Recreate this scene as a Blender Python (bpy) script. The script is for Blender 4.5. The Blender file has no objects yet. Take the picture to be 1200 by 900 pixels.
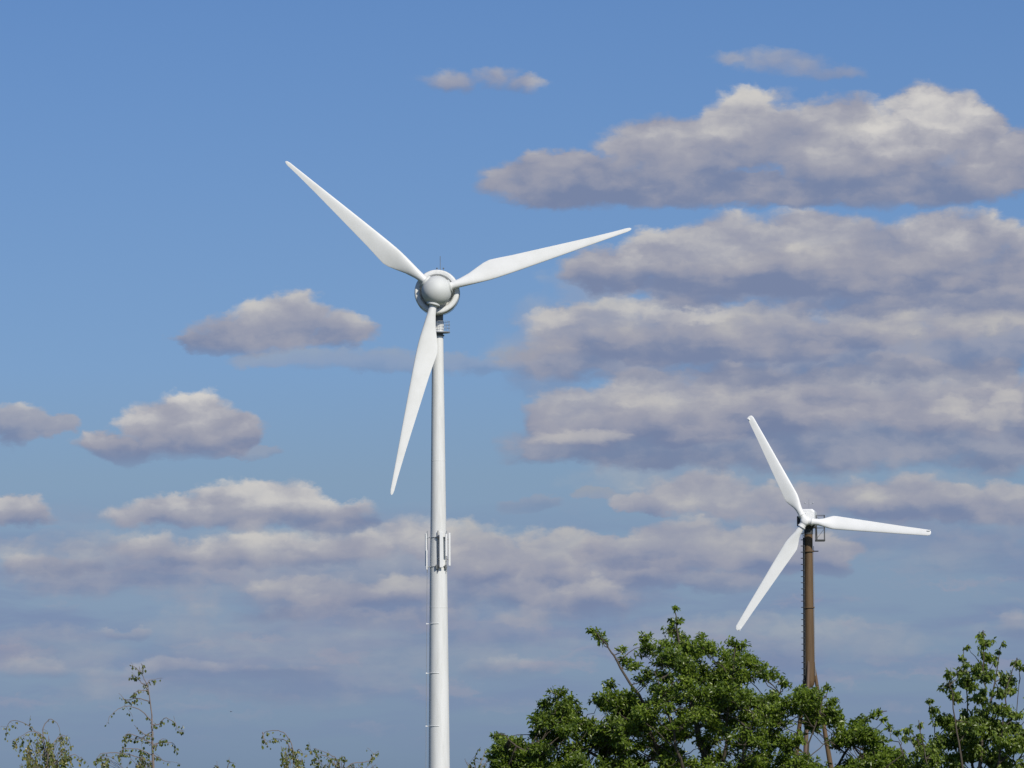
import bpy, math, random
from mathutils import Vector, Matrix
R = math.radians
rnd = random.Random(7)
S = bpy.context.scene
COL = S.collection

# ------------------------------------------------------------------ camera
W0, H0, F = 1200.0, 900.0, 8000.0
PITCH = math.atan(581 / F)
CAM = Vector((0, 0, 1.6))
CM = Matrix.Rotation(R(90) + PITCH, 3, 'X') @ Matrix.Rotation(R(-0.25), 3, 'Z')

def ray(px, py):
    return (CM @ Vector(((px - 600) / F, (450 - py) / F, -1))).normalized()

def P(px, py, Y):
    d = ray(px, py)
    return CAM + d * (Y / d.y)

cd = bpy.data.cameras.new('camera')
cd.sensor_width = 36
cd.lens = F / 1200 * 36
cd.clip_start = 0.5
cd.clip_end = 60000
cam = bpy.data.objects.new('camera', cd)
COL.objects.link(cam)
cam.matrix_world = Matrix.Translation(CAM) @ CM.to_4x4()
S.camera = cam

# ------------------------------------------------------------------ helpers
class MB:
    def __init__(s):
        s.v = []; s.f = []; s.t = []
    def ring_loft(s, rings, cap=True, closed=True):
        """rings: lists of Vectors, same length"""
        b = len(s.v); n = len(rings[0])
        for r in rings: s.v.extend(tuple(p) for p in r)
        for i in range(len(rings) - 1):
            for j in range(n if closed else n - 1):
                k = (j + 1) % n
                s.f.append((b + i*n + j, b + i*n + k, b + (i+1)*n + k, b + (i+1)*n + j))
        if cap:
            s.f.append(tuple(b + j for j in reversed(range(n))))
            s.f.append(tuple(b + (len(rings)-1)*n + j for j in range(n)))
    def tube(s, pts, rad, n=8, cap=True):
        pts = [Vector(p) for p in pts]
        if not isinstance(rad, (list, tuple)): rad = [rad] * len(pts)
        rings = []; up = None
        for i, p in enumerate(pts):
            t = (pts[min(i+1, len(pts)-1)] - pts[max(i-1, 0)]).normalized()
            if up is None:
                up = Vector((0, 0, 1)) if abs(t.z) < .9 else Vector((1, 0, 0))
            a = t.cross(up)
            if a.length < 1e-6: a = t.orthogonal()
            a.normalize(); b = a.cross(t).normalized(); up = b
            rings.append([p + (a*math.cos(2*math.pi*j/n) + b*math.sin(2*math.pi*j/n)) * rad[i] for j in range(n)])
        s.ring_loft(rings, cap)
    def lathe(s, prof, n=48, M=Matrix.Identity(4), cap=True):
        """prof: (radius, height) about local Z"""
        rings = [[M @ Vector((r*math.cos(2*math.pi*j/n), r*math.sin(2*math.pi*j/n), h)) for j in range(n)] for r, h in prof]
        s.ring_loft(rings, cap)
    def box(s, c, h, M=Matrix.Identity(4), bev=0.0):
        c = Vector(c); hx, hy, hz = h
        if bev <= 0:
            b = len(s.v)
            for z in (-hz, hz):
                for x, y in ((-hx, -hy), (hx, -hy), (hx, hy), (-hx, hy)):
                    s.v.append(tuple(M @ (c + Vector((x, y, z)))))
            for q in ((0,3,2,1),(4,5,6,7),(0,1,5,4),(1,2,6,5),(2,3,7,6),(3,0,4,7)):
                s.f.append(tuple(b + i for i in q))
        else:
            prof = [(-hz, bev), (-hz + bev, 0), (hz - bev, 0), (hz, bev)]
            rings = []
            for z, ins in prof:
                x, y = hx - ins, hy - ins; e = bev
                rings.append([M @ (c + Vector(q)) for q in ((-x+e,-y,z),(x-e,-y,z),(x,-y+e,z),(x,y-e,z),(x-e,y,z),(-x+e,y,z),(-x,y-e,z),(-x,-y+e,z))])
            s.ring_loft(rings)
    def torus(s, c, R0, r, n=40, m=8, M=Matrix.Identity(4)):
        b = len(s.v); c = Vector(c)
        for i in range(n):
            a = 2*math.pi*i/n
            for j in range(m):
                q = 2*math.pi*j/m
                s.v.append(tuple(M @ (c + Vector(((R0 + r*math.cos(q))*math.cos(a), (R0 + r*math.cos(q))*math.sin(a), r*math.sin(q))))))
        for i in range(n):
            for j in range(m):
                s.f.append((b+i*m+j, b+((i+1)%n)*m+j, b+((i+1)%n)*m+(j+1)%m, b+i*m+(j+1)%m))
    def build(s, name, mat, parent=None, smooth=True, angle=35):
        me = bpy.data.meshes.new(name)
        me.from_pydata(s.v, [], s.f)
        if s.t:
            at = me.attributes.new('tint', 'FLOAT', 'FACE')
            at.data.foreach_set('value', s.t)
        if smooth:
            me.polygons.foreach_set('use_smooth', [True]*len(me.polygons))
            me.set_sharp_from_angle(angle=R(angle))
        me.materials.append(mat)
        me.update()
        o = bpy.data.objects.new(name, me)
        COL.objects.link(o)
        o.parent = parent
        return o

def thing(name, label, cat, loc, rz=0, group=None):
    o = bpy.data.objects.new(name, None)
    COL.objects.link(o)
    o.location = loc; o.rotation_euler = (0, 0, rz)
    o['label'] = label; o['category'] = cat
    if group: o['group'] = group
    return o

# ------------------------------------------------------------------ materials
def mat(name):
    m = bpy.data.materials.new(name); m.use_nodes = True
    nt = m.node_tree; nt.nodes.clear()
    out = nt.nodes.new('ShaderNodeOutputMaterial')
    return m, nt, out

def painted(name, col, dirt, amt=.5, rough=.45, scale=.6, streak=True, metallic=0, bump=.02):
    m, nt, out = mat(name)
    N = nt.nodes.new; L = nt.links.new
    b = N('ShaderNodeBsdfPrincipled')
    tc = N('ShaderNodeTexCoord'); mp = N('ShaderNodeMapping')
    mp.inputs['Scale'].default_value = (scale*4, scale*4, scale*.35) if streak else (scale,)*3
    L(tc.outputs['Object'], mp.inputs[0])
    n1 = N('ShaderNodeTexNoise'); n1.inputs['Scale'].default_value = 1.0; n1.inputs['Detail'].default_value = 6; n1.inputs['Roughness'].default_value = .65
    L(mp.outputs[0], n1.inputs['Vector'])
    cr = N('ShaderNodeValToRGB'); cr.color_ramp.elements[0].position = .42; cr.color_ramp.elements[1].position = .75
    L(n1.outputs[0], cr.inputs[0])
    mu = N('ShaderNodeMath'); mu.operation = 'MULTIPLY'; mu.inputs[1].default_value = amt
    L(cr.outputs[0], mu.inputs[0])
    mx = N('ShaderNodeMixRGB'); mx.inputs[1].default_value = (*col, 1); mx.inputs[2].default_value = (*dirt, 1)
    L(mu.outputs[0], mx.inputs[0]); L(mx.outputs[0], b.inputs['Base Color'])
    b.inputs['Roughness'].default_value = rough; b.inputs['Metallic'].default_value = metallic
    bp = N('ShaderNodeBump'); bp.inputs['Strength'].default_value = .15; bp.inputs['Distance'].default_value = bump
    n2 = N('ShaderNodeTexNoise'); n2.inputs['Scale'].default_value = 3; n2.inputs['Detail'].default_value = 3
    L(tc.outputs['Object'], n2.inputs['Vector']); L(n2.outputs[0], bp.inputs['Height']); L(bp.outputs[0], b.inputs['Normal'])
    L(b.outputs[0], out.inputs[0])
    return m

WHITE = painted('white_tower_paint', (.74, .74, .71), (.56, .56, .52), .7, .5, .5)
BLADE = painted('white_blade_gelcoat', (.76, .76, .73), (.60, .60, .55), .5, .55, .35, streak=False)
HUBW = painted('white_hub_paint', (.62, .63, .60), (.45, .46, .43), .35, .6, .8, streak=False)
WHITE2 = painted('bright_white_paint', (.80, .80, .78), (.62, .63, .60), .4, .45, .5, streak=False)
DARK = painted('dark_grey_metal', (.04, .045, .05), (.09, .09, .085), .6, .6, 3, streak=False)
GALV = painted('galvanised_steel', (.38, .40, .42), (.25, .26, .27), .6, .5, 3, streak=False, metallic=.5)
NECK = painted('grey_yaw_steel', (.16, .17, .17), (.08, .085, .08), .6, .55, 2, streak=False)
BROWN = painted('brown_rusty_tower_paint', (.135, .082, .036), (.075, .045, .024), .9, .7, .8)
BROWN_LIT = painted('brown_leg_paint_lit', (.13, .085, .055), (.08, .055, .04), .7, .7, .8)  # tower brown made paler: sunlit look of the viewer-side leg put into colour

def leaf_mat(name, dark, light, yellow, transl=.35):
    m, nt, out = mat(name)
    N = nt.nodes.new; L = nt.links.new
    at = N('ShaderNodeAttribute'); at.attribute_name = 'tint'
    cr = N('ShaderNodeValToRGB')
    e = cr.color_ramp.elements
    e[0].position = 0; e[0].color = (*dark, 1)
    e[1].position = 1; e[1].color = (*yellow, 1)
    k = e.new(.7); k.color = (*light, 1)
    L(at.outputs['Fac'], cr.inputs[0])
    geo = N('ShaderNodeNewGeometry')
    hs = N('ShaderNodeMixRGB'); hs.blend_type = 'MIX'; hs.inputs[2].default_value = tuple(min(1, c*1.35 + .012) for c in light) + (1,)
    mm = N('ShaderNodeMath'); mm.operation = 'MULTIPLY'; mm.inputs[1].default_value = .45
    L(geo.outputs['Backfacing'], mm.inputs[0]); L(mm.outputs[0], hs.inputs[0]); L(cr.outputs[0], hs.inputs[1])
    b = N('ShaderNodeBsdfPrincipled'); b.inputs['Roughness'].default_value = .36
    b.inputs['Specular IOR Level'].default_value = .55
    L(hs.outputs[0], b.inputs['Base Color'])
    t = N('ShaderNodeBsdfTranslucent')
    tm = N('ShaderNodeMixRGB'); tm.blend_type = 'MULTIPLY'; tm.inputs[0].default_value = 1; tm.inputs[2].default_value = (1.2, 1.25, .5, 1)
    L(cr.outputs[0], tm.inputs[1]); L(tm.outputs[0], t.inputs[0])
    ms = N('ShaderNodeMixShader'); ms.inputs[0].default_value = transl
    L(b.outputs[0], ms.inputs[1]); L(t.outputs[0], ms.inputs[2]); L(ms.outputs[0], out.inputs[0])
    return m

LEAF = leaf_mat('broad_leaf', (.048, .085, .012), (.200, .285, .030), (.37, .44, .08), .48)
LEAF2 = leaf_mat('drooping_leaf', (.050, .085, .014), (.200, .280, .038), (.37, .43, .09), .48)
LEAFB = leaf_mat('birch_leaf', (.09, .12, .035), (.24, .27, .08), (.40, .33, .10), .45)
BARK = painted('grey_brown_bark', (.085, .068, .05), (.04, .035, .025), .8, .85, 4, streak=False)
TWIG = painted('thin_twig_bark', (.22, .18, .155), (.12, .095, .08), .7, .8, 5, streak=False)
BIRD = painted('dark_feathers', (.05, .05, .055), (.03, .03, .03), .5, .8, 4, streak=False)

# ------------------------------------------------------------------ ground
m, nt, out = mat('meadow_grass')
N = nt.nodes.new; L = nt.links.new
b = N('ShaderNodeBsdfPrincipled'); b.inputs['Roughness'].default_value = .9
tc = N('ShaderNodeTexCoord')
n1 = N('ShaderNodeTexNoise'); n1.inputs['Scale'].default_value = .03; n1.inputs['Detail'].default_value = 8
n2 = N('ShaderNodeTexNoise'); n2.inputs['Scale'].default_value = 4; n2.inputs['Detail'].default_value = 6
L(tc.outputs['Object'], n1.inputs[0]); L(tc.outputs['Object'], n2.inputs[0])
ad = N('ShaderNodeMath'); ad.operation = 'ADD'; L(n1.outputs[0], ad.inputs[0]); L(n2.outputs[0], ad.inputs[1])
cr = N('ShaderNodeValToRGB'); cr.color_ramp.elements[0].position = .35; cr.color_ramp.elements[0].color = (.035, .055, .015, 1)
cr.color_ramp.elements[1].position = .7; cr.color_ramp.elements[1].color = (.11, .12, .04, 1)
hv = N('ShaderNodeMath'); hv.operation = 'MULTIPLY'; hv.inputs[1].default_value = .5
L(ad.outputs[0], hv.inputs[0]); L(hv.outputs[0], cr.inputs[0]); L(cr.outputs[0], b.inputs['Base Color']); L(b.outputs[0], out.inputs[0])
bp = N('ShaderNodeBump'); bp.inputs['Distance'].default_value = .1; L(n2.outputs[0], bp.inputs['Height']); L(bp.outputs[0], b.inputs['Normal'])
g = MB()
nseg = 40; ext = 20000
g.v = [(-ext + 2*ext*i/nseg, -ext + 2*ext*j/nseg, 0) for j in range(nseg+1) for i in range(nseg+1)]
g.f = [(j*(nseg+1)+i, j*(nseg+1)+i+1, (j+1)*(nseg+1)+i+1, (j+1)*(nseg+1)+i) for j in range(nseg) for i in range(nseg)]
go = g.build('ground', m); go['kind'] = 'structure'

# ------------------------------------------------------------------ wind turbines
def blade_mesh(name, st, material):
    """st: (r, cw, ccw, thickness, twist_deg, roundness) ; X radial, Y to the bulging trailing side, Z upwind"""
    mb = MB(); n = 28; rings = []
    for r, a, c, th, tw, ro in st:
        ring = []
        for j in range(n):
            q = 2*math.pi*j/n
            yc = math.cos(q); zs = math.sin(q)
            mid = (c - a)/2; half = (a + c)/2
            y = mid + half*yc
            # airfoil: fatter near the leading edge (yc=-1), pointed at trailing edge
            k = (1 - .75*(yc+1)/2 - .1)*(1-ro) + ro
            z = th*.5*zs*k*(1 + .25*(1-ro))
            t = R(tw)
            ring.append(Vector((r, y*math.cos(t) + z*math.sin(t), -y*math.sin(t) + z*math.cos(t))))
        rings.append(ring)
    mb.ring_loft(rings)
    return mb

def place(o, parent, M):
    o.parent = parent
    o.matrix_local = M

def blade_matrix(RM, hub, ang):
    a = R(ang)
    B = Matrix(((math.cos(a), -math.sin(a), 0), (0, 0, -1), (math.sin(a), math.cos(a), 0)))
    return Matrix.Translation(hub) @ (RM @ B).to_4x4()

# --- big white turbine
Y1 = 734.0
base1 = P(515.2, 1031, Y1); base1.z = 0
T1 = thing('wind_turbine', 'larger white wind turbine with round hub and white tubular tower carrying antennas', 'wind turbine', base1)
px1 = F / Y1                                        # pixels per metre there
def z_at(py, Y, px=515): return P(px, py, Y).z
hub1 = P(511.5, 340.5, Y1 - 2.75) - base1
yaw1, tilt1 = R(-2.5), R(-4)
RM1 = Matrix.Rotation(yaw1, 3, 'Z') @ Matrix.Rotation(tilt1, 3, 'X')
AX1 = Matrix.Translation(hub1) @ (RM1 @ Matrix.Rotation(R(90), 3, 'X')).to_4x4()   # local +Z = upwind (to the viewer)

tb = MB()
tp = []
for py, w in ((1050, 28.0), (890, 24.6), (800, 23.0), (700, 21.0), (660, 20.2), (600, 18.0), (500, 15.8), (430, 14.0), (394, 13.2)):
    tp.append((w/2/px1, z_at(py, Y1)))
tp[0] = (tp[0][0], 0.0)
tb.lathe(tp, 64)
for py in (1000, 712, 540):
    z = z_at(py, Y1)
    for i in range(len(tp)-1):
        if tp[i][1] <= z <= tp[i+1][1]:
            r = tp[i][0] + (tp[i+1][0]-tp[i][0])*(z-tp[i][1])/(tp[i+1][1]-tp[i][1])
    tb.lathe([(r-.02, z-.05), (r+.012, z-.04), (r+.012, z+.04), (r-.02, z+.05)], 64, cap=False)
tb.build('tower', WHITE, T1)
def trad(z):
    for i in range(len(tp)-1):
        if tp[i][1] <= z <= tp[i+1][1]:
            return tp[i][0] + (tp[i+1][0]-tp[i][0])*(z-tp[i][1])/(tp[i+1][1]-tp[i][1])
    return tp[-1][0]
ztop = tp[-1][1]
nb = MB(); nb.lathe([(.72, ztop), (.72, ztop+.12), (.60, ztop+.12), (.60, ztop+3.2)], 40)
# pale drum between platform and nacelle
nb.build('yaw_neck', NECK, T1)
db = MB(); zp = z_at(389.5, Y1); zd = z_at(376.5, Y1)
db.lathe([(.62, zp), (.655, zp+.04), (.655, zd-.03), (.62, zd)], 48); 
for q in range(3):
    zz = zp + (zd-zp)*(.28+.24*q); db.lathe([(.65, zz-.03), (.68, zz-.02), (.68, zz+.02), (.65, zz+.03)], 48, cap=False)
db.build('tower_head', WHITE, T1)
pf = MB(); pr = 1.33
pf.lathe([(.60, zp-.06), (pr, zp-.06), (pr, zp+.05), (.60, zp+.05)], 40)
po = pf.build('platform', GALV, T1)
rb = MB(); nz = 1.15
for k in range(16):
    a = 2*math.pi*k/16
    rb.tube([((pr-.04)*math.cos(a), (pr-.04)*math.sin(a), zp+.05), ((pr-.04)*math.cos(a), (pr-.04)*math.sin(a), zp+nz)], .018, 6)
for h in (.45, .8, nz): rb.torus((0, 0, zp+h), pr-.04, .02, 40, 6)
rb.build('railing', GALV, po)

# nacelle: shallow bowl with a broad rim, egg-shaped tail
nc = MB()
prof = [(0.02, -6.6), (.55, -6.45), (1.05, -6.0), (1.55, -5.1), (1.95, -4.0), (2.2, -3.1), (2.33, -2.3), (2.40, -1.7), (2.43, -1.2), (2.42, -.9), (2.36, -.74),
        (2.26, -.67), (2.1, -.66), (1.93, -.70), (1.82, -.82), (1.74, -1.25), (1.6, -1.5), (.5, -1.6)]
nc.lathe(prof, 72, AX1)
nac = nc.build('nacelle', WHITE, T1, angle=28)
gp = MB(); gp.lathe([(2.42, -1.22), (2.442, -1.21), (2.442, -1.17), (2.42, -1.16)], 72, AX1, cap=False)
gp.lathe([(2.38, -2.30), (2.412, -2.29), (2.412, -2.25), (2.38, -2.24)], 72, AX1, cap=False)
gp.build('panel_seam', NECK, nac)
sp = MB()
sprof = [(1.18, -1.58), (1.36, -1.2), (1.47, -.8)]
for i in range(25):
    a = R(-22 + 112*i/24)
    sprof.append((max(.004, 1.63*math.cos(a)), 1.60*math.sin(a)*1.02 - .12))
sp.lathe(sprof, 72, AX1)
spo = sp.build('spinner', HUBW, T1)
# blades
st1 = [(0, .40, .40, .80, 12, 1), (.45, .41, .41, .82, 12, 1), (1.2, .46, .50, .80, 13, .8), (2.4, .56, .78, .66, 13, .4), (3.6, .66, 1.20, .55, 12, .1),
       (4.3, .70, 1.42, .50, 11, 0), (5.0, .71, 1.52, .46, 10, 0), (5.9, .70, 1.42, .42, 8.5, 0), (7.5, .66, 1.22, .36, 7, 0), (9.9, .58, 1.00, .28, 5, 0),
       (13, .47, .72, .21, 3.5, 0), (16, .36, .46, .15, 2.5, 0), (18.6, .27, .27, .11, 1.5, 0), (20.1, .22, .20, .08, 1, .1), (20.45, .16, .14, .06, 1, .3), (20.6, .06, .05, .03, 1, .5)]
bmb = blade_mesh('blade', st1, BLADE)
proto = None
for ang, pxl in ((138.9, 236), (17.4, 239.5), (257.7, 246.5)):
    off = 1.47
    Mb = blade_matrix(RM1, hub1, ang) @ Matrix.Translation((off, 0, 0))
    sc = (pxl/px1 - off)/20.6
    if proto is None:
        bo = bmb.build('blade', BLADE, T1, angle=60); proto = bo
    else:
        bo = proto.copy(); COL.objects.link(bo)
    place(bo, T1, Mb @ Matrix.Diagonal((sc, 1, 1, 1)))
    cb = MB(); Mc = Matrix.Rotation(R(90), 4, 'Y')
    cb.lathe([(.60, -.28), (.74, -.20), (.74, .12), (.70, .17), (.42, .18)], 36, Mc)
    co = cb.build('blade_collar', HUBW, bo)
    co.matrix_local = Matrix.Diagonal((1/sc, 1, 1, 1))
# wind sensor mast on the nacelle roof
ms = MB(); back = RM1 @ Vector((0, 3.0, 0)) + hub1
b0 = back + Vector((.25, 0, 2.2))
ms.tube([b0, b0 + Vector((0, 0, 2.0))], .035, 6)
ms.tube([b0 + Vector((-.35, 0, .35)), b0 + Vector((.35, 0, .35))], .03, 6)
for sx in (-.35, .35):
    ms.tube([b0 + Vector((sx, 0, .3)), b0 + Vector((sx, 0, .62))], .025, 6)
    ms.lathe([(.02, 0), (.08, .03), (.09, .1), (.02, .16)], 10, Matrix.Translation(b0 + Vector((sx, 0, .6))))
ms.build('wind_sensor', NECK, T1)
# mobile phone antennas
zlo, zhi = z_at(668, Y1), z_at(624, Y1)
for az in (196, 268, 322):
    a = R(az); d = Vector((math.cos(a), math.sin(a), 0)); tn = Vector((-d.y, d.x, 0))
    r = trad(zlo)
    st = {196: .30, 268: .16, 322: .20}[az]
    pole = MB(); c = d*(r + st)
    pole.tube([c + Vector((0, 0, zlo - .25)), c + Vector((0, 0, zhi + .15))], .045, 8)
    for zz in (zlo + .35, zhi - .55):
        pole.tube([d*(r - .02) + Vector((0, 0, zz)), c + Vector((0, 0, zz))], .05, 6)
        pole.tube([d*(r + .06) - tn*.30 + Vector((0, 0, zz)), d*(r + .06) + tn*.30 + Vector((0, 0, zz))], .05, 6)
        pole.box(c + Vector((0, 0, zz)), (.09, .09, .09))
    po = pole.build('antenna_pole', DARK if az == 268 else GALV, T1)
    for s_, h0, h1, w in ({196: ((.0, .1, .97, .13), (.24, .0, .52, .10)), 268: ((.36, .05, 1.0, .19),), 322: ((.26, .1, .98, .14), (-.28, .35, .95, .12))}[az]):
        pm = MB()
        Mx = Matrix((( tn.x, d.x, 0), (tn.y, d.y, 0), (0, 0, 1))).to_4x4()
        cc = c + d*.16 + tn*s_ + Vector((0, 0, zlo + (zhi-zlo)*(h0+h1)/2))
        pm.box((0, 0, 0), (w, .07, (zhi-zlo)*(h1-h0)/2), Matrix.Translation(cc) @ Mx, bev=.03)
        pm.build('panel_antenna', WHITE2, T1)
        for zz in (-.3, .3):
            cl = MB(); q = c + Vector((0, 0, zlo + (zhi-zlo)*((h0+h1)/2 + zz*(h1-h0))))
            cl.tube([q, q + d*.1 + tn*s_], .03, 6)
            cl.build('bracket', DARK, po)
    rru = MB(); rru.box(c*1.0 - d*.02 - tn*.16 + Vector((0, 0, zlo + .3)), (.10, .10, .24), bev=.03)
    rru.build('radio_box', GALV if az == 196 else NECK, T1)
for zz in (zlo + .35, zhi - .55):
    rg = MB(); rg.torus((0, 0, zz), trad(zz) + .02, .035, 56, 6); rg.build('mounting_ring', GALV, T1)
# cable standing off the left side, held by clamps
ca = R(188); cdv = Vector((math.cos(ca), math.sin(ca), 0))
cb = MB(); cpts = []
for i in range(21):
    z = .3 + (zlo - .3)*i/20
    cpts.append(cdv*(trad(z) + .30) + Vector((0, 0, z)))
cb.tube(cpts, .03, 6)
cb.tube([p + Vector((.0, -.12, 0)) for p in cpts], .022, 6)
cab = cb.build('cable', GALV, T1)
for py in (731, 789, 851, 913, 975):
    z = z_at(py, Y1); kb = MB(); r = trad(z)
    kb.tube([cdv*(r-.02) + Vector((0, 0, z)), cdv*(r+.36) + Vector((0, 0, z))], .035, 6)
    for s_ in range(14):
        pass
    kb.tube([Vector((math.cos(R(188+7*k)), math.sin(R(188+7*k)), 0))*(r+.03) + Vector((0, 0, z)) for k in range(13)], .03, 6)
    kb.box(cdv*(r+.30) + Vector((0, -.06, z)), (.06, .12, .07))
    kb.build('cable_clamp', WHITE2, cab)

# --- smaller turbine on a brown tripod tower
Y2 = 690.0; px2 = F/Y2
base2 = P(950.5, 1031, Y2); base2.z = 0
T2 = thing('wind_turbine', 'smaller white wind turbine on a brown tower with splayed legs and side ladder', 'wind turbine', base2)
def zz2(py): return P(950, py, Y2).z
hub2 = P(943.6, 610.5, Y2 - 2.2) - base2
tw = MB(); rt, rbm = 9.6/2/px2, 12.2/2/px2
tw.lathe([(.25, zz2(806)), (rbm*.9, zz2(802)), (rbm, zz2(797)), (rt*1.1, zz2(700)), (rt, zz2(640)), (rt, zz2(620))], 40)
for py in (646, 712): tw.lathe([(rt*.98, zz2(py)-.06), (rt+.16, zz2(py)-.06), (rt+.16, zz2(py)+.06), (rt*.98, zz2(py)+.06)], 40)
tw.build('tower', BROWN, T2)
zap = zz2(750)
for az in (14, 134, 254):
    a = R(az); d = Vector((math.cos(a), math.sin(a), 0)); lg = MB()
    bot = d*(.169*zap)
    lg.tube([Vector((0, 0, zap-.6)) + d*.1, bot], [.14, .38], 20)
    lg.lathe([(.75, 0), (.75, .12), (.4, .14)], 20, Matrix.Translation(bot))
    lg.build('leg', BROWN_LIT if az == 254 else BROWN, T2)
yk = MB(); yk.lathe([(rt+.04, zz2(626)), (rt+.04, zz2(620)), (.55, zz2(619)), (.55, zz2(616.5))], 36)
yk.box((.15, 0, zz2(617.5)), (.62, .62, .12), bev=.03)
yk.build('yaw_bearing', DARK, T2)
yaw2 = R(-7); RM2 = Matrix.Rotation(yaw2, 3, 'Z') @ Matrix.Rotation(R(-3), 3, 'X')
RZ2 = Matrix.Rotation(yaw2, 4, 'Z')
nb = MB()
cz = zz2(606.5)
# chamfered nacelle housing
rings = []
for y, s_ in ((-1.35, .86), (-1.2, 1.0), (1.9, 1.0), (2.6, .8), (2.7, .7)):
    hw, hh, ch = .72*s_, .80*s_, .22
    rings.append([RZ2 @ Vector((x, y, z + cz)) for x, z in ((-hw, -hh), (hw, -hh), (hw, hh-ch), (hw-ch, hh), (-hw+ch, hh), (-hw, hh-ch))])
nb.ring_loft(rings)
n2 = nb.build('nacelle', WHITE2, T2, angle=20)
ck = MB(); ck.box((-.93, .1, cz-.38), (.20, .6, .52), RZ2, bev=.05)
for k in range(5): ck.box((-.93, -.52, cz-.38-.36+.18*k), (.16, .03, .03), RZ2)
ck.build('dark_side_box', DARK, n2)  # dark slatted box on the nacelle's left side
ms = MB(); ms.tube([(.15, 1.8, cz+.75), (.15, 1.8, cz+1.9)], .025, 6); ms.tube([(-.25, 1.8, cz+1.5), (.55, 1.8, cz+1.5)], .02, 6)
for sx in (-.25, .55): ms.lathe([(.02, 0), (.07, .04), (.07, .1), (.02, .18)], 10, Matrix.Translation((sx, 1.8, cz+1.5)))
ms.build('wind_sensor', GALV, n2)
hb = MB(); AX2 = Matrix.Translation(hub2) @ (RM2 @ Matrix.Rotation(R(90), 3, 'X')).to_4x4()
hb.lathe([(.30, -1.1), (.34, -.6), (.46, -.35), (.50, -.05), (.47, .2), (.36, .36), (.20, .42), (.01, .43)], 32, AX2)
for ang in (117.7, -6.0, 237.8):
    Mb = blade_matrix(RM2, hub2, ang)
    hb.lathe([(.36, .1), (.36, .62), (.43, .64), (.43, .74), (.33, .75)], 24, Mb @ Matrix.Rotation(R(90), 4, 'Y'))
hb.build('hub', WHITE2, T2)
st2 = [(0, .33, .33, .62, 8, 1), (.7, .33, .34, .58, 8, .9), (1.1, .40, .42, .5, 9, .6), (1.7, .52, .66, .42, 9, .2), (2.15, .58, .80, .36, 8, 0), (2.5, .58, .80, .33, 7, 0),
       (4.5, .53, .68, .26, 5, 0), (7.0, .46, .54, .20, 3.5, 0), (9.5, .40, .40, .15, 2.5, 0), (11.4, .34, .32, .12, 2, 0), (12.0, .32, .28, .10, 2, .1), (12.25, .24, .2, .08, 2, .3), (12.33, .1, .08, .04, 2, .5)]
bm2 = blade_mesh('blade', st2, BLADE); proto = None
for ang, pxl in ((117.7, 140.5), (-6.0, 147.8), (237.8, 150.5)):
    off = .7; Mb = blade_matrix(RM2, hub2, ang) @ Matrix.Translation((off, 0, 0))
    sc = (pxl/px2 - off)/12.33
    if proto is None:
        bo = bm2.build('blade', WHITE2, T2, angle=60); proto = bo
    else:
        bo = proto.copy(); COL.objects.link(bo)
    place(bo, T2, Mb @ Matrix.Diagonal((sc, 1, 1, 1)))
    tpb = MB()
    tpb.box((12.05, .18, 0), (.16, .05, .10), bev=.02)
    tpb.tube([(11.9, .16, .04), (12.28, .30, .10)], .03, 6)
    tpb.build('tip_weight', WHITE2, bo)
# service basket hanging at the rear right
sb = MB()
x0, x1 = (957.5-948.5)/px2, (967.8-948.5)/px2
y0, y1 = .4, 1.9
def frame(zb, zt, rr=.024):
    for x in (x0, x1):
        for y in (y0, y1): sb.tube([(x, y, zb), (x, y, zt)], rr*1.3, 6)
    for z in (zb, (zb+zt)/2, zt):
        for y in (y0, y1): sb.tube([(x0, y, z), (x1, y, z)], rr, 6)
        for x in (x0, x1): sb.tube([(x, y0, z), (x, y1, z)], rr, 6)
frame(zz2(632.5), zz2(603.5))
sb.tube([(x0, y0, zz2(632)), (x1, y0, zz2(619))], .02, 6); sb.tube([(x0, y0, zz2(605)), (x1, y0, zz2(612))], .02, 6)
sb.tube([(x0+.1, y0, zz2(632)), (x0+.02, y0, zz2(604))], .06, 6)
for x in (.45,):
    for y in (y0+.2, y1-.2): sb.tube([(x, y, zz2(612)), (x1, y, zz2(612))], .05, 6)
sbo = sb.build('service_basket', DARK, T2)
fl = MB(); fl.box(((x0+x1)/2, (y0+y1)/2, zz2(632.8)), ((x1-x0)/2+.04, (y1-y0)/2+.04, .07))
fl.build('basket_floor', DARK, sbo)
# ladder with safety hoops
la = R(197); ld = Vector((math.cos(la), math.sin(la), 0)); lt = Vector((-ld.y, ld.x, 0))
lb = MB(); zt, zb = zz2(622), zz2(798)
for s_ in (-.2, .2): lb.tube([ld*(rt+.12) + lt*s_ + Vector((0, 0, zb)), ld*(rt+.10) + lt*s_ + Vector((0, 0, zt))], .035, 6)
z = zb
while z < zt:
    lb.tube([ld*(rt+.12) - lt*.2 + Vector((0, 0, z)), ld*(rt+.12) + lt*.2 + Vector((0, 0, z))], .018, 5); z += .3
lbo = lb.build('ladder', DARK, T2)
z = zb
while z < zt:
    hp = MB()
    pts = [ld*(rt+.12 + .28*math.sin(R(q))) + lt*(.24*math.cos(R(q))) + Vector((0, 0, z)) for q in range(0, 181, 20)]
    hp.tube(pts, .036, 5); z += .62
    hp.build('safety_hoop', DARK, lbo)
for s_ in (-45, 0, 45):
    q = ld*(rt+.12+.28*math.cos(R(s_))) + lt*(.24*math.sin(R(s_)))
for py in (646, 690, 740, 780):
    bk = MB(); bk.tube([(0, 0, zz2(py)), ld*(rt+.12) + Vector((0, 0, zz2(py)))], .03, 5)
    bk.build('ladder_bracket', DARK, lbo)
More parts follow.
